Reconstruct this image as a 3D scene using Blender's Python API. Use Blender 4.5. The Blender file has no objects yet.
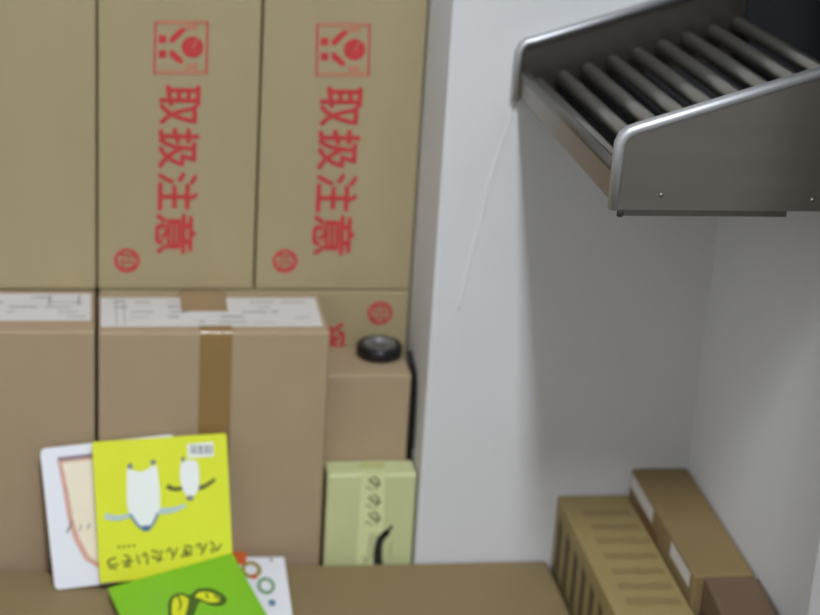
import bpy, bmesh, math, random
from mathutils import Vector, Matrix
random.seed(7)
S = bpy.context.scene
COL = S.collection

# ------------------------------------------------------------------ camera
FPX = 1899.5
R = Matrix(((0.9866941, 0.0, -0.16258767),
            (-0.15129647, 0.36615679, -0.91817132),
            (0.05953258, 0.93055317, 0.36128475)))     # camera axes in world
CAM = Vector((0.0, 0.0, 1.72))
cd = bpy.data.cameras.new('camera')
cam = bpy.data.objects.new('camera', cd)
COL.objects.link(cam)
cd.sensor_width = 36.0
cd.lens = 36.0 * FPX / 820.0
m4 = R.to_4x4(); m4.translation = CAM
cam.matrix_world = m4
cd.dof.use_dof = True
cd.dof.focus_distance = 2.26
cd.dof.aperture_fstop = 3.9
S.camera = cam

# ------------------------------------------------------------------ light
w = bpy.data.worlds.new('world'); S.world = w; w.use_nodes = True
bg = w.node_tree.nodes['Background']
bg.inputs[0].default_value = (0.98, 0.98, 1.0, 1)
bg.inputs[1].default_value = 0.35
ld = bpy.data.lights.new('fluorescent_light', 'AREA')
ld.shape = 'RECTANGLE'; ld.size = 0.24; ld.size_y = 1.1
ld.energy = 172; ld.color = (0.85, 0.92, 1.0)
lo = bpy.data.objects.new('fluorescent_light', ld); COL.objects.link(lo)
lo.location = (0.29, -0.25, 4.08)

S.view_settings.view_transform = 'Standard'
S.view_settings.look = 'None'
S.view_settings.gamma = 1.0
S.view_settings.use_curve_mapping = False
S.view_settings.exposure = 0.0

# ------------------------------------------------------------------ pixel helpers (820x615 frame)
def ray(u, v): return R @ Vector((u - 410.0, -(v - 307.5), -FPX))
def onX(u, v, X): d = ray(u, v); return CAM + d * ((X - CAM.x) / d.x)
def onY(u, v, Y): d = ray(u, v); return CAM + d * ((Y - CAM.y) / d.y)
def onZ(u, v, Z): d = ray(u, v); return CAM + d * ((Z - CAM.z) / d.z)

# ------------------------------------------------------------------ materials
def srgb(r, g, b):
    f = lambda c: c / 12.92 if c <= 0.04045 else ((c + 0.055) / 1.055) ** 2.4
    return (f(r / 255), f(g / 255), f(b / 255), 1)

MATS = {}
def mat(name, rgb, rough=0.7, metal=0.0, var=0.06, scale=14.0, bump=0.0, bscale=250.0, emit=None, spec=0.5, stretch=(1, 1, 1)):
    if name in MATS: return MATS[name]
    m = bpy.data.materials.new(name); m.use_nodes = True
    nt = m.node_tree; b = nt.nodes['Principled BSDF']
    b.inputs['Roughness'].default_value = rough
    b.inputs['Metallic'].default_value = metal
    b.inputs['Specular IOR Level'].default_value = spec
    c = srgb(*rgb)
    tc = nt.nodes.new('ShaderNodeTexCoord')
    mp = nt.nodes.new('ShaderNodeMapping'); mp.inputs['Scale'].default_value = stretch
    nt.links.new(tc.outputs['Object'], mp.inputs[0])
    nz = nt.nodes.new('ShaderNodeTexNoise'); nz.inputs['Scale'].default_value = scale
    nz.inputs['Detail'].default_value = 6
    nt.links.new(mp.outputs[0], nz.inputs['Vector'])
    mx = nt.nodes.new('ShaderNodeMixRGB')
    mx.inputs[1].default_value = tuple(x * (1 - var * 2) for x in c[:3]) + (1,)
    mx.inputs[2].default_value = tuple(min(1, x * (1 + var * 2)) for x in c[:3]) + (1,)
    nt.links.new(nz.outputs['Fac'], mx.inputs[0])
    nt.links.new(mx.outputs[0], b.inputs['Base Color'])
    if bump:
        n2 = nt.nodes.new('ShaderNodeTexNoise'); n2.inputs['Scale'].default_value = bscale
        nt.links.new(mp.outputs[0], n2.inputs['Vector'])
        bp = nt.nodes.new('ShaderNodeBump'); bp.inputs['Strength'].default_value = bump
        bp.inputs['Distance'].default_value = 0.002
        nt.links.new(n2.outputs['Fac'], bp.inputs['Height'])
        nt.links.new(bp.outputs[0], b.inputs['Normal'])
    if emit:
        b.inputs['Emission Color'].default_value = srgb(*rgb)
        b.inputs['Emission Strength'].default_value = emit
    MATS[name] = m
    return m

kraft_y = mat('kraft_yellowish', (166, 150, 113), 0.75, var=0.03, bump=0.15, stretch=(1, 1, 0.3))
kraft_b = mat('kraft_brown', (170, 147, 117), 0.75, var=0.03, bump=0.15)
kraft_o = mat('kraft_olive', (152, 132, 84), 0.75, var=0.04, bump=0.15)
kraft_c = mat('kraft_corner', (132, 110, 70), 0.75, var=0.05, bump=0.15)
kraft_f = mat('kraft_foreground', (136, 117, 80), 0.75, var=0.03, bump=0.15)
kraft_r = mat('kraft_reddish', (104, 82, 62), 0.8, var=0.06, bump=0.15)
tape_m = mat('brown_tape', (146, 116, 72), 0.16, var=0.05, bump=0.25, bscale=60)
patch_m = mat('brown_tape_patch', (158, 130, 96), 0.4, var=0.04)
red_m = mat('red_ink', (194, 60, 60), 0.8, var=0.08, scale=60)
redf_m = mat('worn_red_ink', (186, 126, 98), 0.8, var=0.06, scale=60)
paper_m = mat('label_paper', (214, 210, 206), 0.6, var=0.03)
ink_m = mat('grey_ink', (158, 156, 158), 0.8, var=0.05)
inkb_m = mat('brown_ink', (136, 117, 74), 0.8, var=0.06)
inkl_m = mat('dark_brown_ink', (86, 72, 46), 0.8, var=0.06)
black_m = mat('black_ink', (40, 38, 34), 0.7, var=0.05)
wall_m = mat('white_paint', (214, 213, 212), 0.8, var=0.015, scale=6, bump=0.25, bscale=90)
pfloor_m = mat('grey_floor', (104, 96, 86), 0.6, var=0.08, scale=5)
ceil_m = mat('ceiling_paint', (215, 213, 208), 0.9, var=0.02)
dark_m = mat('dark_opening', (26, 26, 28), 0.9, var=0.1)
steel_m = mat('stainless_steel', (138, 133, 124), 0.38, 1.0, var=0.05, scale=30, stretch=(0.15, 1, 1))
steel_d = mat('dull_steel', (112, 109, 102), 0.42, 1.0, var=0.06, scale=40)
steel_l = mat('bright_steel', (196, 196, 198), 0.5, 1.0, var=0.03)
roller_m = mat('roller_steel', (140, 136, 126), 0.32, 0.9, var=0.05, scale=40)
tea_m = mat('pale_green_paper', (202, 205, 152), 0.55, var=0.03)
teal_m = mat('paler_green_band', (222, 224, 168), 0.5, var=0.02)
teat_m = mat('olive_ink', (150, 146, 108), 0.7, var=0.05)
tead_m = mat('pale_green_seal', (190, 192, 120), 0.6, var=0.04)
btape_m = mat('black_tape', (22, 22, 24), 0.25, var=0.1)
core_m = mat('grey_core', (120, 116, 112), 0.3, var=0.1)
wbook_m = mat('white_card', (238, 238, 244), 0.45, var=0.01)
pages_m = mat('page_edges', (235, 230, 215), 0.7, var=0.03, stretch=(1, 1, 30))
cream_m = mat('cream_print', (242, 230, 206), 0.6, var=0.03)
pink_m = mat('pinkish_outline_print', (220, 170, 152), 0.6, var=0.08, scale=40)
mauve_m = mat('mauve_print', (150, 130, 138), 0.6, var=0.08, scale=40)
yel_m = mat('yellow_cover', (228, 232, 52), 0.4, var=0.02)
yele_m = mat('lime_spine', (206, 212, 30), 0.45, var=0.03)
wht_m = mat('white_print', (242, 244, 240), 0.6, var=0.02)
gry_m = mat('grey_print', (130, 134, 128), 0.6, var=0.05)
blu_m = mat('blue_print', (96, 132, 170), 0.6, var=0.05)
pbl_m = mat('pale_blue_print', (184, 206, 206), 0.6, var=0.04)
ink2_m = mat('olive_lettering', (98, 104, 46), 0.7, var=0.05)
grn_m = mat('green_cover', (122, 186, 32), 0.4, var=0.02)
grd_m = mat('dark_green_print', (66, 92, 24), 0.6, var=0.05)
yfr_m = mat('yellow_print', (216, 218, 30), 0.5, var=0.04)
ora_m = mat('orange_print', (216, 96, 40), 0.6, var=0.05)
rust_m = mat('rust_brown_print', (122, 82, 48), 0.7, var=0.06)
olv_m = mat('olive_ring_print', (160, 146, 50), 0.6, var=0.05)
grr_m = mat('green_ring_print', (118, 158, 112), 0.6, var=0.05)
thread_m = mat('white_thread', (232, 230, 224), 0.6, var=0.02)
tube_m = mat('lamp_tube', (240, 246, 255), 0.4, emit=6.0)

# ------------------------------------------------------------------ mesh helpers
def link(name, me, m, parent=None):
    o = bpy.data.objects.new(name, me); COL.objects.link(o)
    if m: me.materials.append(m)
    if parent is not None: o.parent = parent
    return o

def bm_obj(name, bm, m, parent=None, smooth=False):
    me = bpy.data.meshes.new(name)
    bmesh.ops.recalc_face_normals(bm, faces=bm.faces)
    bm.to_mesh(me); bm.free()
    if smooth:
        for p in me.polygons: p.use_smooth = True
    return link(name, me, m, parent)

def empty(name, label, cat, loc, rz=0.0, group=None):
    o = bpy.data.objects.new(name, None); COL.objects.link(o)
    o.location = loc; o.rotation_euler = (0, 0, rz); o.empty_display_size = 0.05
    o['label'] = label; o['category'] = cat
    if group: o['group'] = group
    bpy.context.view_layer.update()
    return o

def box_bm(lo, hi, bev=0.0, seg=2, bm=None):
    own = bm is None
    b2 = bmesh.new()
    vs = [b2.verts.new((x, y, z)) for x in (lo[0], hi[0]) for y in (lo[1], hi[1]) for z in (lo[2], hi[2])]
    for f in ((0, 1, 3, 2), (4, 6, 7, 5), (0, 4, 5, 1), (2, 3, 7, 6), (0, 2, 6, 4), (1, 5, 7, 3)):
        b2.faces.new([vs[i] for i in f])
    if bev:
        bmesh.ops.bevel(b2, geom=b2.edges[:], offset=bev, segments=seg, affect='EDGES', profile=0.5)
    if own: return b2
    tmp = bpy.data.meshes.new('tmp'); b2.to_mesh(tmp); b2.free(); bm.from_mesh(tmp); bpy.data.meshes.remove(tmp)
    return bm

def prism_bm(pts, vec):
    """closed polygon (3-D points) pushed along vec"""
    bm = bmesh.new(); vec = Vector(vec)
    a = [bm.verts.new(p) for p in pts]; b = [bm.verts.new(Vector(p) + vec) for p in pts]
    bm.faces.new(a); bm.faces.new(b[::-1])
    n = len(pts)
    for i in range(n): bm.faces.new((a[i], a[(i + 1) % n], b[(i + 1) % n], b[i]))
    return bm

def cyl_bm(p0, p1, r, n=20, bm=None, r2=None):
    bm = bm or bmesh.new()
    p0 = Vector(p0); p1 = Vector(p1); d = (p1 - p0).normalized()
    a = d.orthogonal().normalized(); b = d.cross(a)
    r2 = r if r2 is None else r2
    A = []; B = []
    for i in range(n):
        t = 2 * math.pi * i / n
        o = a * math.cos(t) + b * math.sin(t)
        A.append(bm.verts.new(p0 + o * r)); B.append(bm.verts.new(p1 + o * r2))
    for i in range(n): bm.faces.new((A[i], A[(i + 1) % n], B[(i + 1) % n], B[i]))
    bm.faces.new(A[::-1]); bm.faces.new(B)
    return bm

def tube_bm(pts, r, n=8):
    bm = bmesh.new(); pts = [Vector(p) for p in pts]; rings = []
    for i, p in enumerate(pts):
        d = (pts[min(i + 1, len(pts) - 1)] - pts[max(i - 1, 0)]).normalized()
        a = d.cross(Vector((0.31, 0.92, 0.2))).normalized(); b = d.cross(a)
        rings.append([bm.verts.new(p + (a * math.cos(2 * math.pi * k / n) + b * math.sin(2 * math.pi * k / n)) * r) for k in range(n)])
    for A, B in zip(rings, rings[1:]):
        for k in range(n): bm.faces.new((A[k], A[(k + 1) % n], B[(k + 1) % n], B[k]))
    bm.faces.new(rings[0][::-1]); bm.faces.new(rings[-1])
    return bm

def catmull(pts, sub=6):
    P = [Vector(p) for p in pts]; out = []
    for i in range(len(P) - 1):
        p0 = P[max(i - 1, 0)]; p1 = P[i]; p2 = P[i + 1]; p3 = P[min(i + 2, len(P) - 1)]
        for k in range(sub):
            t = k / sub
            out.append(0.5 * ((2 * p1) + (p2 - p0) * t + (2 * p0 - 5 * p1 + 4 * p2 - p3) * t * t + (3 * p1 - p0 - 3 * p2 + p3) * t ** 3))
    out.append(P[-1]); return out

class Face:
    """a flat face in the world on which print is laid: u to the right, v up, metres"""
    def __init__(self, o, ux, uy):
        self.o = Vector(o); self.ux = Vector(ux).normalized(); self.uy = Vector(uy).normalized()
        self.n = self.ux.cross(self.uy).normalized()
    def at(self, u, v, h=0.0006): return self.o + self.ux * u + self.uy * v + self.n * h
    def px(self, x, y):
        d = ray(x, y); t = (self.o - CAM).dot(self.n) / d.dot(self.n)
        q = CAM + d * t - self.o
        return (q.dot(self.ux), q.dot(self.uy))

def to_local(bm, parent):
    if parent is not None:
        bmesh.ops.transform(bm, matrix=parent.matrix_world.inverted(), verts=bm.verts)

def print_on(name, face, polys, m, parent, h=0.0006, label=None, each=False, stuff=False):
    if each:
        return [print_on(name, face, [pl], m, parent, h, label) for pl in polys]
    bm = bmesh.new()
    for pl in polys:
        dz = pl[0][2] if len(pl[0]) > 2 else 0.0
        try: bm.faces.new([bm.verts.new(face.at(q[0], q[1], h + dz)) for q in pl])
        except ValueError: pass
    to_local(bm, parent)
    me = bpy.data.meshes.new(name); bm.to_mesh(me); bm.free()
    o = link(name, me, m, parent)
    if label: o['label'] = label
    if stuff: o['kind'] = 'stuff'
    return o

def rect(u0, v0, u1, v1): return [(u0, v0), (u1, v0), (u1, v1), (u0, v1)]
def ell(cu, cv, ru, rv, n=24, a=0.0):
    ca, sa = math.cos(a), math.sin(a); out = []
    for i in range(n):
        t = 2 * math.pi * i / n; x = ru * math.cos(t); y = rv * math.sin(t)
        out.append((cu + x * ca - y * sa, cv + x * sa + y * ca))
    return out
def stroke(pts, w0, w1=None):
    """quads along a polyline with width"""
    w1 = w0 if w1 is None else w1
    out = []; P = [Vector(p) for p in pts]; n = len(P) - 1; L = []
    for i, p in enumerate(P):
        d = (P[min(i + 1, n)] - P[max(i - 1, 0)]).normalized(); q = Vector((-d.y, d.x))
        ww = (w0 + (w1 - w0) * i / n) / 2
        L.append((p + q * ww, p - q * ww))
    for (a, b), (c, d) in zip(L, L[1:]): out.append([tuple(a), tuple(b), tuple(d), tuple(c)])
    return out
def oval_ring(cu, cv, ro, ri, k, n=28):
    return [[(u, cv + (v - cv) * k) for u, v in q] for q in ring(cu, cv, ro, ri, n)]
def ring(cu, cv, ro, ri, n=28):
    out = []
    for i in range(n):
        t0 = 2 * math.pi * i / n; t1 = 2 * math.pi * (i + 1) / n
        out.append([(cu + ro * math.cos(t0), cv + ro * math.sin(t0)), (cu + ro * math.cos(t1), cv + ro * math.sin(t1)),
                    (cu + ri * math.cos(t1), cv + ri * math.sin(t1)), (cu + ri * math.cos(t0), cv + ri * math.sin(t0))])
    return out

GL = {}
def glyph(ch):
    key = ch
    if key in GL: return GL[key]
    cu = bpy.data.curves.new('glyph', 'FONT'); cu.body = ch; cu.resolution_u = 3
    o = bpy.data.objects.new('glyph', cu); COL.objects.link(o)
    bpy.context.view_layer.update()
    dg = bpy.context.evaluated_depsgraph_get()
    me = bpy.data.meshes.new_from_object(o.evaluated_get(dg))
    vs = [v.co.copy() for v in me.vertices]; fs = [tuple(p.vertices) for p in me.polygons]
    bpy.data.objects.remove(o); bpy.data.curves.remove(cu); bpy.data.meshes.remove(me)
    x0 = min(v.x for v in vs); x1 = max(v.x for v in vs); y0 = min(v.y for v in vs); y1 = max(v.y for v in vs)
    vs = [((v.x - x0) / (x1 - x0) - 0.5, (v.y - y0) / (y1 - y0) - 0.5) for v in vs]
    GL[key] = (vs, fs); return GL[key]
def glyph_polys(ch, cu, cv, w, h, rot, bold=0.0):
    """glyph fitted to w (along its own width) x h, turned by rot degrees about its centre"""
    vs, fs = glyph(ch); c = math.cos(math.radians(rot)); s = math.sin(math.radians(rot)); out = []
    shifts = [(0, 0)] if not bold else [(0, 0), (bold, 0), (-bold, 0), (0, bold), (0, -bold)]
    for ns, (dx, dy) in enumerate(shifts):
        P = [(cu + (x + dx) * w * c - (y + dy) * h * s, cv + (x + dx) * w * s + (y + dy) * h * c, ns * 0.00025) for x, y in vs]
        out += [[P[i] for i in f] for f in fs]
    return out

def tagstruct(o): o['kind'] = 'structure'; return o
def simple_box(lo, hi, m, label, name='cardboard_box', bev=0.004, group=None, part='body', seg=2):
    c = ((lo[0] + hi[0]) / 2, (lo[1] + hi[1]) / 2, lo[2])
    r = empty(name, label, 'box', c, group=group)
    l2 = [lo[i] - c[i] for i in range(3)]; h2 = [hi[i] - c[i] for i in range(3)]
    bm_obj(part, box_bm(l2, h2, bev, seg), m, r)
    return r
def sub_box(name, parent, lo, hi, m, bev=0.0):
    bm = box_bm(lo, hi, bev); to_local(bm, parent); return bm_obj(name, bm, m, parent)

# ------------------------------------------------------------------ the setting
YP, XP, XR = 2.80, 0.532, 0.992          # pillar front, pillar left side, right wall
ZC = 4.20
tagstruct(bm_obj('floor', box_bm((-1.6, -1.6, -0.08), (1.9, 3.7, 0)), pfloor_m))
tagstruct(bm_obj('ceiling', box_bm((-1.6, -1.6, ZC), (1.9, 3.7, ZC + 0.08)), ceil_m))
tagstruct(bm_obj('wall_back', box_bm((-1.6, 3.5, 0), (XP, 3.6, ZC)), wall_m))
tagstruct(bm_obj('wall_left', box_bm((-1.6, -1.6, 0), (-1.5, 3.5, ZC)), wall_m))
tagstruct(bm_obj('wall_pillar', box_bm((XP, YP, 0), (XR + 0.12, 3.6, ZC), 0.004), wall_m))
# right wall with the hatch the roller conveyor comes out of
OZ0, OZ1, OY0, OY1 = 0.985, 1.55, 2.16, 2.795
bm = bmesh.new()
def wall_piece(y0, y1, z0, z1): box_bm((XR, y0, z0), (XR + 0.12, y1, z1), bm=bm)
wall_piece(-1.6, YP, 0, OZ0); wall_piece(-1.6, YP, OZ1, ZC)
wall_piece(-1.6, OY0, OZ0, OZ1)
box_bm((0.906, 1.72, 0), (XR, 2.03, ZC), bm=bm)      # pier added almost out of view to shade the lower right wall
tagstruct(bm_obj('wall_right', bm, wall_m))
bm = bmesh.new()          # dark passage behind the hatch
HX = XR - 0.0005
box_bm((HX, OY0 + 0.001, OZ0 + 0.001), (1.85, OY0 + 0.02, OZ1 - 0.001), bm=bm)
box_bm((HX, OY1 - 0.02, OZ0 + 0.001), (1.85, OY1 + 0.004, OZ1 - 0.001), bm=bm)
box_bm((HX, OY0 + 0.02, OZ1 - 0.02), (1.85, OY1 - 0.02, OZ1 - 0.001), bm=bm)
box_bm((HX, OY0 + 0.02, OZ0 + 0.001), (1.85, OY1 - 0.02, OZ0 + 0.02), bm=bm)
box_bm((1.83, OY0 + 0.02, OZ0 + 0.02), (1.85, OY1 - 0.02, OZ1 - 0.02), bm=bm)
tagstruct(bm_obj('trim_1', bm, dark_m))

# ceiling lamp that lights the place
lamp = empty('ceiling_lamp', 'long white fluorescent ceiling lamp above the boxes', 'lamp', (0.29, -0.25, ZC))
bm_obj('housing', box_bm((-0.1, -0.62, -0.05), (0.1, 0.62, 0), 0.008), ceil_m, lamp)
for s in (-1, 1):
    bm_obj('tube', cyl_bm((0.05 * s, -0.58, -0.068), (0.05 * s, 0.58, -0.068), 0.014, 12), tube_m, lamp, True)

# ------------------------------------------------------------------ upper row of cartons
Y0 = 3.0
Z0 = 0.571
def care_logo(face, cx, cy, s, parent):
    """handling mark: two hands holding a round load, turned on its side; s = half size in px"""
    k = 3.0 / 1900.0 * 1.075
    def U(x, y):
        return face.px(cx + x * s / 27.0, cy + y * s / 27.0)
    P = lambda *a: [U(x, y) for x, y in a]
    strong = [P((-27, -26), (-25, -26), (-26, 27), (-28, 27)), P((25, -26), (27, -26), (26, 27), (24, 27))]
    strong += [P((-23, -12), (-15, -12), (-15, -4), (-23, -4)), P((-23, 3), (-15, 3), (-15, 11), (-23, 11))]
    strong += [P((-12, -5), (-8, -4), (5, -17), (3, -20), (-3, -18), (-12, -9)),
               P((-12, 3), (-8, 3), (2, 13), (1, 17), (-3, 16), (-12, 9))]
    c0 = U(11, 0); r0 = abs(U(22, 0)[0] - c0[0])
    disc = ell(c0[0], c0[1], r0, r0, 26)
    a = math.radians(60)
    strong += [disc[:]]
    faint = [P((-25, -27), (25, -27), (25, -23), (-25, -23)), P((-26, 23), (24, 23), (24, 27), (-26, 27)),
             P((4, -22), (16, -24), (17, -18), (6, -17)), P((4, 17), (15, 16), (16, 22), (5, 22)),
             P((8, -8), (12, -9), (12, 8), (9, 7))]
    faint2 = stroke([U(11, 1), U(17, -10)], 0.0018)
    print_on('care_symbol', face, strong, red_m, parent, 0.0006)
    print_on('care_symbol_worn_ink', face, faint[:4] + faint2, redf_m, parent, 0.0011)

def circle_mark(face, cx, cy, rpx, rot, parent):
    c = face.px(cx, cy); r = abs(face.px(cx + rpx, cy)[0] - c[0])
    pl = ring(c[0], c[1], r, r * 0.74) + glyph_polys('印', c[0], c[1], r * 1.2, r * 1.25, rot, 0.015)
    print_on('round_mark', face, pl, red_m, parent)

def care_text(face, glyphs, parent, rot=-90):
    pl = []
    for ch, x0, y0, x1, y1 in glyphs:
        a = face.px(x0, y0); b = face.px(x1, y1)
        w_ = abs(b[0] - a[0]); h_ = abs(b[1] - a[1])
        pl += glyph_polys(ch, (a[0] + b[0]) / 2, (a[1] + b[1]) / 2, h_ * 0.95, w_ * 0.95, rot, 0.022)
    print_on('lettering', face, pl, red_m, parent)

front = Face((0, Y0, Z0), (1, 0, 0), (0, 0, 1))
G = 'cartons of the upper row'
b1 = simple_box((-0.262, Y0, Z0), (-0.0015, Y0 + 0.38, 1.105), kraft_y,
                'plain cardboard carton at the left edge, in the upper row', group=G)
b2 = simple_box((0.0015, Y0, Z0), (0.2605, Y0 + 0.38, 1.105), kraft_y,
                'upper carton with red printed warning, between plain carton and the carton by the pillar', group=G)
b3 = simple_box((0.2635, Y0, Z0), (0.5295, Y0 + 0.38, 1.105), kraft_y,
                'upper carton with red printed warning, touching the pale pillar', group=G)
care_logo(front, 181.5, 47, 27, b2)
care_text(front, [('取', 159, 84, 200, 125.5), ('扱', 158, 127, 199, 169), ('注', 157, 171, 198, 211), ('意', 155, 212.5, 196, 254)], b2)
circle_mark(front, 127, 260.5, 13, -90, b2)
care_logo(front, 343.5, 49.5, 27, b3)
care_text(front, [('取', 320, 85.5, 361, 127), ('扱', 318, 128.5, 359, 170.5), ('注', 316, 172.5, 357, 212.5), ('意', 313, 214, 354, 255.5)], b3)
circle_mark(front, 285, 261, 12.5, -90, b3)

# rear carton under the upper row, its printed front shows beside the front boxes
b4 = simple_box((0.004, Y0 + 0.001, 0), (0.5295, Y0 + 0.38, Z0 - 0.001), kraft_y,
                'carton with round red mark standing behind the roll of black tape')
f4 = Face((0, Y0 + 0.001, 0), (1, 0, 0), (0, 0, 1))
care_text(f4, [('意', 306, 322, 344, 358)], b4, 90)
circle_mark(f4, 380, 313, 12.5, 90, b4)

# ------------------------------------------------------------------ lower front boxes
YL = 2.818
ZL = 0.569
def shipping_label(parent, u0, u1, v0, v1, seed, patch=None):
    """v0..v1 are depths on the box top"""
    r = random.Random(seed)
    sub_box('shipping_label', parent, (u0, v0, ZL), (u1, v1, ZL + 0.0012), paper_m)
    f = Face((0, 0, ZL + 0.0012), (1, 0, 0), (0, 1, 0))
    pl = []
    for row in range(5):
        y = v0 + (v1 - v0) * (0.1 + 0.18 * row); x = u0 + 0.02
        while x < u1 - 0.03:
            l = r.uniform(0.01, 0.05)
            if r.random() < 0.6: pl.append(rect(x, y, min(x + l, u1 - 0.008), y + r.uniform(0.003, 0.007)))
            x += l + r.uniform(0.006, 0.03)
    print_on('printed_text', f, pl, ink_m, parent, 0.0004, stuff=True)
    return f

lb = simple_box((-0.375, YL + 0.005, 0), (-0.003, 3.38, ZL), kraft_b,
                'tall brown box with a white label on top, at the left edge', bev=0.005)
shipping_label(lb, -0.36, -0.010, 2.868, 2.985, 3)
f = Face((0, 0, ZL + 0.0012), (1, 0, 0), (0, 1, 0))
for px_ in (-0.077, -0.03): print_on('pen_stroke', f, stroke([(px_, 2.93), (px_ + 0.001, 2.975)], 0.003), mauve_m, lb, 0.0008)

mb = simple_box((0.002, YL, 0), (0.372, 2.996, ZL), kraft_b,
                'tall brown box sealed with shiny tape down its front, behind the yellow book', bev=0.005)
shipping_label(mb, 0.006, 0.362, 2.842, 2.966, 5)
fx = Face((0, 0, ZL + 0.0012), (1, 0, 0), (0, 1, 0))
print_on('ruled_line', fx, [rect(0.03, 2.846, 0.0315, 2.962), rect(0.043, 2.846, 0.0445, 2.962)], ink_m, mb, 0.0004)
sub_box('tape_patch', mb, (0.136, 2.905, ZL + 0.0014), (0.212, 2.9955, ZL + 0.0024), patch_m)
# sealing tape over the edge and down the front, lightly rippled
bm = bmesh.new()
prof = [(2.842, ZL + 0.0012), (2.826, ZL + 0.0022), (2.8195, ZL + 0.0012), (2.8168, ZL - 0.004)]
z = ZL - 0.012
while z > 0.01:
    prof.append((YL - 0.0008 - 0.0003 * random.random(), z)); z -= 0.012
rows = []
for y, z in prof:
    rows.append([bm.verts.new((0.162 + 0.052 * i / 6, y - 0.0006 * random.random(), z + 0.0006 * random.random())) for i in range(7)])
for A, B in zip(rows, rows[1:]):
    for i in range(6): bm.faces.new((A[i], B[i], B[i + 1], A[i + 1]))
to_local(bm, mb)
o = bm_obj('sealing_tape', bm, tape_m, mb, True); o['label'] = 'shiny brown parcel tape'

ZR = 0.469
rb = simple_box((0.376, 2.872, 0), (0.519, 2.999, ZR), kraft_b,
                'narrow brown box under the roll of black tape', bev=0.004)

# roll of black tape
tc = onZ(380, 358, ZR); tc.y = 2.957
tr = empty('tape_roll', 'roll of black tape lying on the narrow brown box by the pillar', 'tape roll', (tc.x, tc.y, ZR))
def ring_bm(ro, ri, h0, h1, n=40, b=0.003):
    bm = bmesh.new()
    prof = [(ri, h0), (ro - b, h0), (ro, h0 + b), (ro, h1 - b), (ro - b, h1), (ri, h1)]
    rows = []
    for i in range(n):
        t = 2 * math.pi * i / n
        rows.append([bm.verts.new((r * math.cos(t), r * math.sin(t), h)) for r, h in prof])
    for i in range(n):
        A, B = rows[i], rows[(i + 1) % n]
        for k in range(len(prof)): bm.faces.new((A[k], B[k], B[(k + 1) % len(prof)], A[(k + 1) % len(prof)]))
    return bm
bm_obj('winding', ring_bm(0.0395, 0.0275, 0.0, 0.022), btape_m, tr, True)
bm_obj('core', ring_bm(0.0273, 0.0245, 0.0, 0.0232, b=0.0005), core_m, tr, True)
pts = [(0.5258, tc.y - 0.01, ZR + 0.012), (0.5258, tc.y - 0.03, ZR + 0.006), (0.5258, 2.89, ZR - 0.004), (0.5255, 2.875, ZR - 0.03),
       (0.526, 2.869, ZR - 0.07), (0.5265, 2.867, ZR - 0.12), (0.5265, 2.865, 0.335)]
bm = bmesh.new(); rows = []  # thin black strip along the gap between narrow box and pillar
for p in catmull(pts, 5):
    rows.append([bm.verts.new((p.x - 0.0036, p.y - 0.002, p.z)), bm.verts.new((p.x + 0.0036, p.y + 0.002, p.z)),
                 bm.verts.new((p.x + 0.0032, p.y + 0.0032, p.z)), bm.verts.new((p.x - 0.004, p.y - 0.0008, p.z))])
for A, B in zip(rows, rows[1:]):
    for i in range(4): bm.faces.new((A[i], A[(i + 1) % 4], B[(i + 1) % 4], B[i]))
st = bm_obj('strip', bm, btape_m)
st['label'] = 'black strap running down between the narrow brown box and the pillar'; st['category'] = 'strip'

# pale green gift box
ZT = 0.314
gb = simple_box((0.378, 2.814, 0), (0.5295, 2.870, ZT), tea_m,
                'pale green wrapped box with a lettered paper band, beside the pillar', name='gift_box', bev=0.006, seg=3)
fg = Face((0, 2.814, 0), (1, 0, 0), (0, 0, 1))
P = lambda *a: [fg.px(x, y) for x, y in a]
print_on('paper_band', fg, [P((362, 472), (385, 472), (382, 575), (355, 575))], teal_m, gb, 0.0007)
sq = []
r = random.Random(4)
def wiggle(pts, w0, w1=None): return stroke([tuple(v)[:2] for v in catmull([(a, b, 0) for a, b in [fg.px(x, y) for x, y in pts]], 5)], w0, w1)
for y in (482, 500, 517):
    sq += wiggle([(369, y - 4), (374, y + 2), (379, y + 1), (375, y + 7)], 0.006, 0.004)
    sq += wiggle([(373, y - 6), (378, y - 2), (380, y + 3)], 0.005, 0.003)
    sq += wiggle([(365, y + 6), (369, y + 5), (372, y + 9)], 0.003, 0.002)
for x in (368, 371.5, 375): sq += wiggle([(x + 2, 533), (x + 1, 545), (x, 560)], 0.002)
sq += wiggle([(363, 556), (366, 559), (364, 563)], 0.0025)
print_on('band_lettering', fg, sq, teat_m, gb, 0.0012)
bl = wiggle([(388, 531), (382, 537), (379, 543), (378, 551), (378, 562), (380, 572)], 0.011, 0.017)
bl += wiggle([(392, 525), (387, 532), (382, 537)], 0.004, 0.009)
print_on('brush_mark', fg, bl, black_m, gb, 0.0012)
print_on('fine_lettering', fg, wiggle([(391, 543), (390, 550), (391, 556)], 0.0016), teat_m, gb, 0.0012)
ftop = Face((0, 0, ZT), (1, 0, 0), (0, 1, 0))
print_on('paper_seal', ftop, [[ftop.px(360, 463), ftop.px(384, 463), ftop.px(384, 468), ftop.px(360, 468)][::-1]], tead_m, gb)

# ------------------------------------------------------------------ large foreground carton
ZF = 0.156
fb = simple_box((-0.42, 2.22, 0), (0.762, 2.798, ZF), kraft_f,
                'wide flat carton in front, with picture books lying on it', bev=0.010, seg=3)

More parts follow.
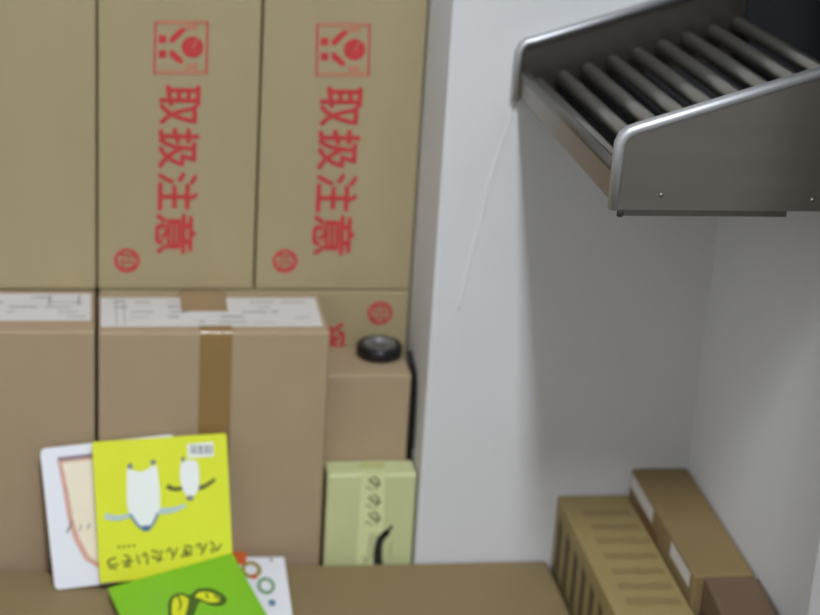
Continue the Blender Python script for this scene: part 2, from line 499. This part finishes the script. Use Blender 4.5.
# ------------------------------------------------------------------ picture books
def book(name, label, o, ux, uy, w_, h_, th, cover, rad=0.004, edge=None):
    """o: lower-left corner of the visible cover; the block goes back along -n"""
    ux = Vector(ux).normalized(); uy = (Vector(uy) - ux * Vector(uy).dot(ux)).normalized(); n = ux.cross(uy)
    root = bpy.data.objects.new(name, None); COL.objects.link(root); root.empty_display_size = 0.03
    mw = Matrix((ux, uy, n)).transposed().to_4x4(); mw.translation = Vector(o)
    root.matrix_world = mw; bpy.context.view_layer.update()
    root['label'] = label; root['category'] = 'book'; root['group'] = 'picture books on the front carton'
    def slab(nm, a, z0, z1, m, rr):
        pts = []
        for cx, cy, t0 in ((w_ - a - rr, h_ - a - rr, 0), (a + rr, h_ - a - rr, 90), (a + rr, a + rr, 180), (w_ - a - rr, a + rr, 270)):
            for k in range(5):
                t = math.radians(t0 + 22.5 * k); pts.append((cx + rr * math.cos(t), cy + rr * math.sin(t), z0))
        return bm_obj(nm, prism_bm(pts, (0, 0, z1 - z0)), m, root)
    slab('front_cover', 0, -0.0022, 0.0, cover, rad)
    slab('pages', 0.002, -th + 0.0022, -0.0022, edge or pages_m, rad)
    slab('back_cover', 0, -th, -th + 0.0022, cover, rad)
    return root, Face(o, ux, uy)

# white book with a bread-coloured shape
def leaning(bl, tl):
    """frame of a book that leans back and is tipped sideways in its own plane"""
    uy = tl - bl; n = Vector((1, 0, 0)).cross(uy).normalized()
    return uy.cross(n).normalized(), uy
o = onZ(55, 590, ZF + 0.001); tl = onY(40, 450, YL - 0.024)
ux, uy = leaning(o, tl)
wb, fw = book('picture_book', 'white picture book with a pink-edged cream shape, half behind the yellow book', o, ux, uy,
              0.214, uy.length, 0.012, wbook_m, 0.008)
yw = o.y
outer = [(57, 458), (110, 452), (150, 449), (170, 460), (170, 560), (140, 570), (100, 569), (85, 560), (74, 540), (68, 520), (63, 490)]
inner = [(62, 463), (110, 457), (148, 454), (165, 464), (165, 555), (138, 564), (101, 564), (89, 556), (79, 537), (73, 518), (68, 490)]
print_on('shape_outline', fw, [[fw.px(*p) for p in outer][::-1]], pink_m, wb, 0.0006)
print_on('shape_fill', fw, [[fw.px(*p) for p in inner][::-1]], cream_m, wb, 0.0011)
print_on('shape_top_edge', fw, stroke([fw.px(58, 459), fw.px(110, 453)], 0.006), mauve_m, wb, 0.0014)
print_on('small_lettering', fw, stroke([fw.px(72, 521), fw.px(67, 533)], 0.003) + stroke([fw.px(81, 524), fw.px(80, 531)], 0.002) + stroke([fw.px(90, 523), fw.px(87, 529)], 0.002), gry_m, wb, 0.0016)

# yellow book, upside down
o = onY(100, 583, yw - 0.014)
tl = onY(92, 443, YL - 0.039)
ux, uy = leaning(o, tl)
yb, fy = book('picture_book', 'bright yellow picture book standing upside down against the boxes', o, ux, uy, 0.214, uy.length, 0.011, yel_m, 0.003)
def Q(f, *a): return [f.px(x, y) for x, y in a]
def sm(f, pts, close=True, sub=4):
    p = [(x, y, 0) for x, y in [f.px(*q) for q in pts]]
    p = p + [p[0]] if close else p
    c = [tuple(v)[:2] for v in catmull(p, sub)]
    return c[:-1] if close else c
body = [(127, 468), (136, 471), (144, 471), (155, 465), (158, 475), (160, 500), (158, 515), (148, 527), (138, 525), (130, 514), (127, 500)]
small = [(181, 463), (188, 460), (197, 462), (199, 475), (198, 490), (190, 497), (183, 490), (180, 476)]
print_on('white_figure', fy, [sm(fy, body)[::-1], sm(fy, small)[::-1]], wht_m, yb, 0.0010, each=True)
for st_ in (stroke(sm(fy, [(105, 516), (118, 518), (133, 514)], False), 0.010, 0.006), stroke(sm(fy, [(156, 511), (172, 510), (186, 505)], False), 0.012, 0.005)): print_on('pale_wing', fy, st_, pbl_m, yb, 0.0007)
for st_ in (stroke(sm(fy, [(167, 486), (174, 489), (183, 488)], False), 0.009, 0.006), stroke(sm(fy, [(196, 488), (205, 486), (215, 479)], False), 0.009, 0.005)): print_on('dark_wing', fy, st_, ink2_m, yb, 0.0007)
print_on('blue_trim', fy, stroke(sm(fy, [(130, 514), (138, 525), (145, 529), (152, 525), (158, 513)], False), 0.004) + [ell(*fy.px(146, 528), 0.008, 0.005)], blu_m, yb, 0.0014)
print_on('dark_dot', fy, [ell(*fy.px(130, 466), 0.004, 0.005), ell(*fy.px(153, 462), 0.0045, 0.004), ell(*fy.px(183, 459), 0.003, 0.004), ell(*fy.px(190, 498), 0.006, 0.004)], gry_m, yb, 0.0015, each=True)
print_on('barcode_panel', fy, [Q(fy, (188, 458), (214, 456), (213, 442), (187, 444))], wht_m, yb, 0.0008)
bars = []
for i in range(11):
    x = 190 + i * 2.1
    bars.append(Q(fy, (x, 454), (x + (1.3 if i % 3 else 0.8), 454), (x + (1.3 if i % 3 else 0.8), 445), (x, 445)))
print_on('barcode', fy, bars, gry_m, yb, 0.0012)
pl = []
chars = 'ぺんぎんたいそう'
n = len(chars)
for i, ch in enumerate(chars):
    t = i / (n - 1)
    x = 216 - t * (216 - 113); y = 546.5 + t * (563 - 546.5)
    c = fy.px(x, y); s = 0.0185
    pl += glyph_polys(ch, c[0], c[1], s, s * 1.05, 180 - 4, 0.02)
print_on('title_lettering', fy, pl, ink2_m, yb, 0.0008)
pl = []
for i in range(4): c = fy.px(119 + i * 5, 547 - i * 0.5); pl.append(ell(c[0], c[1], 0.0022, 0.0022, 8))
print_on('small_lettering', fy, pl, ink2_m, yb, 0.0008)

# white book lying flat with coloured rings
ZB = ZF + 0.0155
o = onZ(283, 551, ZB); d = onZ(292, 614, ZB) - o; d.z = 0
bk = Vector((o.x, min(o.y, YL - 0.022), ZB))
uy = -d.normalized(); ux = Vector((uy.y, -uy.x, 0)); L = 0.20; W = 0.18
org = bk - uy * L - ux * W
rbk, fr = book('picture_book', 'white picture book with coloured rings, lying flat under the green book', org, ux, uy, W, L, 0.0145, wbook_m, 0.003)
c = fr.px(266, 586)
print_on('green_ring', fr, oval_ring(c[0], c[1], 0.0145, 0.009, 1.9), grr_m, rbk)
c = fr.px(251, 570)
print_on('olive_ring', fr, oval_ring(c[0], c[1], 0.017, 0.010, 1.7), olv_m, rbk, 0.0009)
print_on('orange_patch', fr, [[fr.px(*p) for p in [(232, 552), (247, 553), (246, 564), (238, 566)]][::-1], ell(*fr.px(254, 577), 0.006, 0.008)], ora_m, rbk, 0.0012, each=True)
print_on('blue_spot', fr, [ell(*fr.px(272, 603), 0.006, 0.01)], blu_m, rbk)
print_on('grey_spot', fr, [ell(*fr.px(271, 560), 0.003, 0.006)], ink_m, rbk)

# green book on top of it, tipped
A = onZ(108, 588, ZF + 0.030); 
B = onY(232, 553, A.y + 0.044)
C2 = onZ(282, 617, B.z - 0.006)
ux = B - A; up = -(C2 - B)
n_ = ux.cross(up).normalized()
W = ux.length; H = 0.20
uyv = (up - ux.normalized() * up.dot(ux.normalized())).normalized()
org = A - uyv * H
gbk, fgn = book('picture_book', 'lime green picture book with yellow drawing, lying in front of the yellow book', org, ux, uyv, W, H, 0.010, grn_m, 0.003)
print_on('drawing_outline', fgn, [sm(fgn, [(168, 604), (171, 597), (180, 593), (190, 595), (198, 589), (212, 589), (226, 597), (224, 605), (212, 606), (200, 602), (194, 615), (184, 622), (170, 622)])[::-1]], grd_m, gbk, 0.0006)
print_on('drawing_fill', fgn, [sm(fgn, [(172, 605), (174, 599), (181, 596), (188, 599), (188, 605), (184, 617), (173, 618)])[::-1],
                               sm(fgn, [(195, 598), (199, 593), (210, 593), (220, 598), (219, 602), (210, 603), (200, 599)])[::-1]], yfr_m, gbk, 0.0010, each=True)
for q in ([(178, 597), (181, 604), (179, 611)], [(206, 594), (208, 599)], [(214, 596), (221, 601)]):
    print_on('drawing_stroke', fgn, stroke(sm(fgn, q, False), 0.003), grd_m, gbk, 0.0014)

# ------------------------------------------------------------------ cartons in the corner
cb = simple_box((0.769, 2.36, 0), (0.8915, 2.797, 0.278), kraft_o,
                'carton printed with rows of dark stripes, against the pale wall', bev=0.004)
ft = Face((0, 0, 0.278), (1, 0, 0), (0, 1, 0))
rows = []
r = random.Random(11)
for y, xa, xb in ((513, 583, 630), (527, 592, 640), (541, 596, 650), (556, 604, 657), (571, 612, 664), (586, 618, 672), (601, 626, 680)):
    top = []; bot = []
    for i in range(9):
        a = ft.px(xa + (xb - xa) * i / 8, y)
        top.append((a[0], a[1] + r.uniform(0.008, 0.013))); bot.append((a[0], a[1] - r.uniform(0.008, 0.013)))
    rows.append(bot + top[::-1])
print_on('printed_row', ft, rows, inkb_m, cb, each=True)
fl = Face((0.769, 0, 0), (0, -1, 0), (0, 0, 1))
pl = []
for i in range(7):
    y = -2.77 + i * 0.055
    pl += [[(y, 0.155), (y + 0.026, 0.150), (y + 0.026, 0.245), (y, 0.250)]]
print_on('printed_slat', fl, pl, inkl_m, cb, each=True)
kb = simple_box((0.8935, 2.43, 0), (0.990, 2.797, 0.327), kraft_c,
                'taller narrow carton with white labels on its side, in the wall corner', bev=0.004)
fk = Face((0.8935, 0, 0), (0, -1, 0), (0, 0, 1))
print_on('side_label', fk, [rect(-2.79, 0.297, -2.655, 0.322), rect(-2.55, 0.297, -2.445, 0.322)], paper_m, kb, 0.0008, each=True)
print_on('red_marking', fk, [rect(-2.735, 0.280, -2.62, 0.292)], rust_m, kb, 0.0008)
db = empty('cardboard_box', 'dark reddish brown box at the bottom right corner, before the corner carton', 'box', (0.944, 2.30, 0), math.radians(-4))
bm_obj('body', box_bm((-0.045, -0.14, 0), (0.040, 0.122, 0.328), 0.004), kraft_r, db)

# ------------------------------------------------------------------ roller conveyor
XE, YF, YN = 0.640, 2.797, 2.190
SL = 0.335
cv = empty('roller_conveyor', 'stainless steel roller conveyor running along the wall into the dark hatch', 'conveyor', (XE, YF, 0.98))
def add(name, bm, m, smooth=False, parent=None):
    to_local(bm, cv); return bm_obj(name, bm, m, parent or cv, smooth)
XW = 0.991
T = 0.004
def side(name, y0, y1, zb, zt, lift, flange_dir, fl_m):
    """plate: flat underside, top edge climbing to the right; rounded lip folded along end and top"""
    def top(x): return zt + (x - XE) * SL + lift
    rr = 0.012
    pts = [(XE, y0, zb)]
    pts += [(XE, y0, zt - rr)]
    for k in range(1, 5):
        t = k / 5; pts.append((XE + rr * (1 - math.cos(t * 1.2)), y0, zt - rr + (rr + 0.002) * math.sin(t * math.pi / 2)))
    pts += [(XE + 0.02, y0, top(XE + 0.02)), (XW, y0, min(top(XW), 1.40)), (XW, y0, zb)]
    p = add(name, prism_bm(pts, (0, y1 - y0, 0)), steel_m)
    return top
topF = side('side_plate', YF - T, YF, 0.968, 1.054, 0.0, 1, steel_l)
topN = side('side_plate', YN, YN + T, 0.990, 1.086, 0.002, 1, steel_l)
# folded lips along the top edges and the upright end of the near plate
def lip(name, y0, y1, top, zt, zb, m):
    pts = [(XE - 0.001, zb), (XE - 0.001, zt - 0.012), (XE + 0.003, zt - 0.003), (XE + 0.010, zt + 0.003), (XE + 0.02, top(XE + 0.02)), (XW, top(XW))]
    pts = [Vector((x, 0, z)) for x, z in pts]
    bm = bmesh.new(); n = 8; rings_ = []
    for i, p in enumerate(pts):
        d = (pts[min(i + 1, len(pts) - 1)] - pts[max(i - 1, 0)]).normalized(); q = Vector((-d.z, 0, d.x))
        ring_ = []
        for k in range(n):
            t = 2 * math.pi * k / n
            ring_.append(bm.verts.new((p.x + q.x * 0.008 * math.sin(t), (y0 + y1) / 2 + (y1 - y0) / 2 * math.cos(t), p.z + q.z * 0.008 * math.sin(t))))
        rings_.append(ring_)
    for A_, B_ in zip(rings_, rings_[1:]):
        for k in range(n): bm.faces.new((A_[k], A_[(k + 1) % n], B_[(k + 1) % n], B_[k]))
    bm.faces.new(rings_[0]); bm.faces.new(rings_[-1][::-1])
    return add(name, bm, m, True)
lip('folded_lip', YN - 0.005, YN + 0.014, topN, 1.088, 0.990, steel_l)
lip('folded_lip', YF - 0.016, YF, topF, 1.056, 0.968, steel_l)
# end plate with its rounded top bar
zA, zB_ = 0.972, 0.992
def endz(y, far, near): t = (YF - y) / (YF - YN); return far + (near - far) * t
pts = [(XE + 0.002, YF - T, 0.975), (XE + 0.002, YN + T, 0.992), (XE + 0.002, YN + T, 1.034), (XE + 0.002, YF - T, 1.008)]
add('end_plate', prism_bm(pts, (0.004, 0, 0)), steel_m)
add('end_bar', cyl_bm((XE + 0.008, YF - T, 1.008), (XE + 0.008, YN + T, 1.034), 0.008, 16), steel_d, True)
RR = 0.0118
k = 0
x = XE + 0.030
while x < 0.985:
    zf = 0.990 + (x - XE) * SL - 0.006; zn = zf + 0.026
    r_ = add('roller', cyl_bm((x, YF - T - 0.014, zf), (x, YN + T + 0.004, zn), RR, 20), roller_m, True)
    add('axle', cyl_bm((x, YF - T - 0.001, zf), (x, YF - T - 0.016, zf), 0.005, 8), steel_d, True, r_)
    x += 0.0385
# pan under the rollers, small rail under the near plate, rivets
bm = prism_bm([(XE + 0.02, YF - T, 0.970), (XE + 0.02, YN + T, 0.991), (XW, YN + T, 1.06), (XW, YF - T, 1.04)], (0, 0, 0.003))
add('pan', bm, dark_m)
add('under_rail', box_bm((XE + 0.012, YN + 0.006, 0.980), (0.868, YN + 0.030, 0.991)), steel_d)
add('foot_stud', cyl_bm((XE + 0.008, YN + 0.004, 0.990), (XE + 0.008, YN + 0.004, 0.980), 0.004, 10), black_m, True)
for u, v in ((661, 195), (812, 200)):
    p = onY(u, v, YN)
    add('rivet', cyl_bm((p.x, YN + 0.001, p.z), (p.x, YN - 0.002, p.z), 0.0026, 10), steel_m, True)

# thin white thread hanging on the pillar
pts = [onY(u, v, YP - 0.0012) for u, v in ((515, 92), (510, 118), (500, 148), (492, 172), (484, 205), (475, 240), (466, 275), (459, 310))]
th = bm_obj('thread', tube_bm(catmull(pts, 5), 0.0013, 6), thread_m, None, True)
th['label'] = 'thin white thread hanging in a curve on the pale pillar'; th['category'] = 'thread'
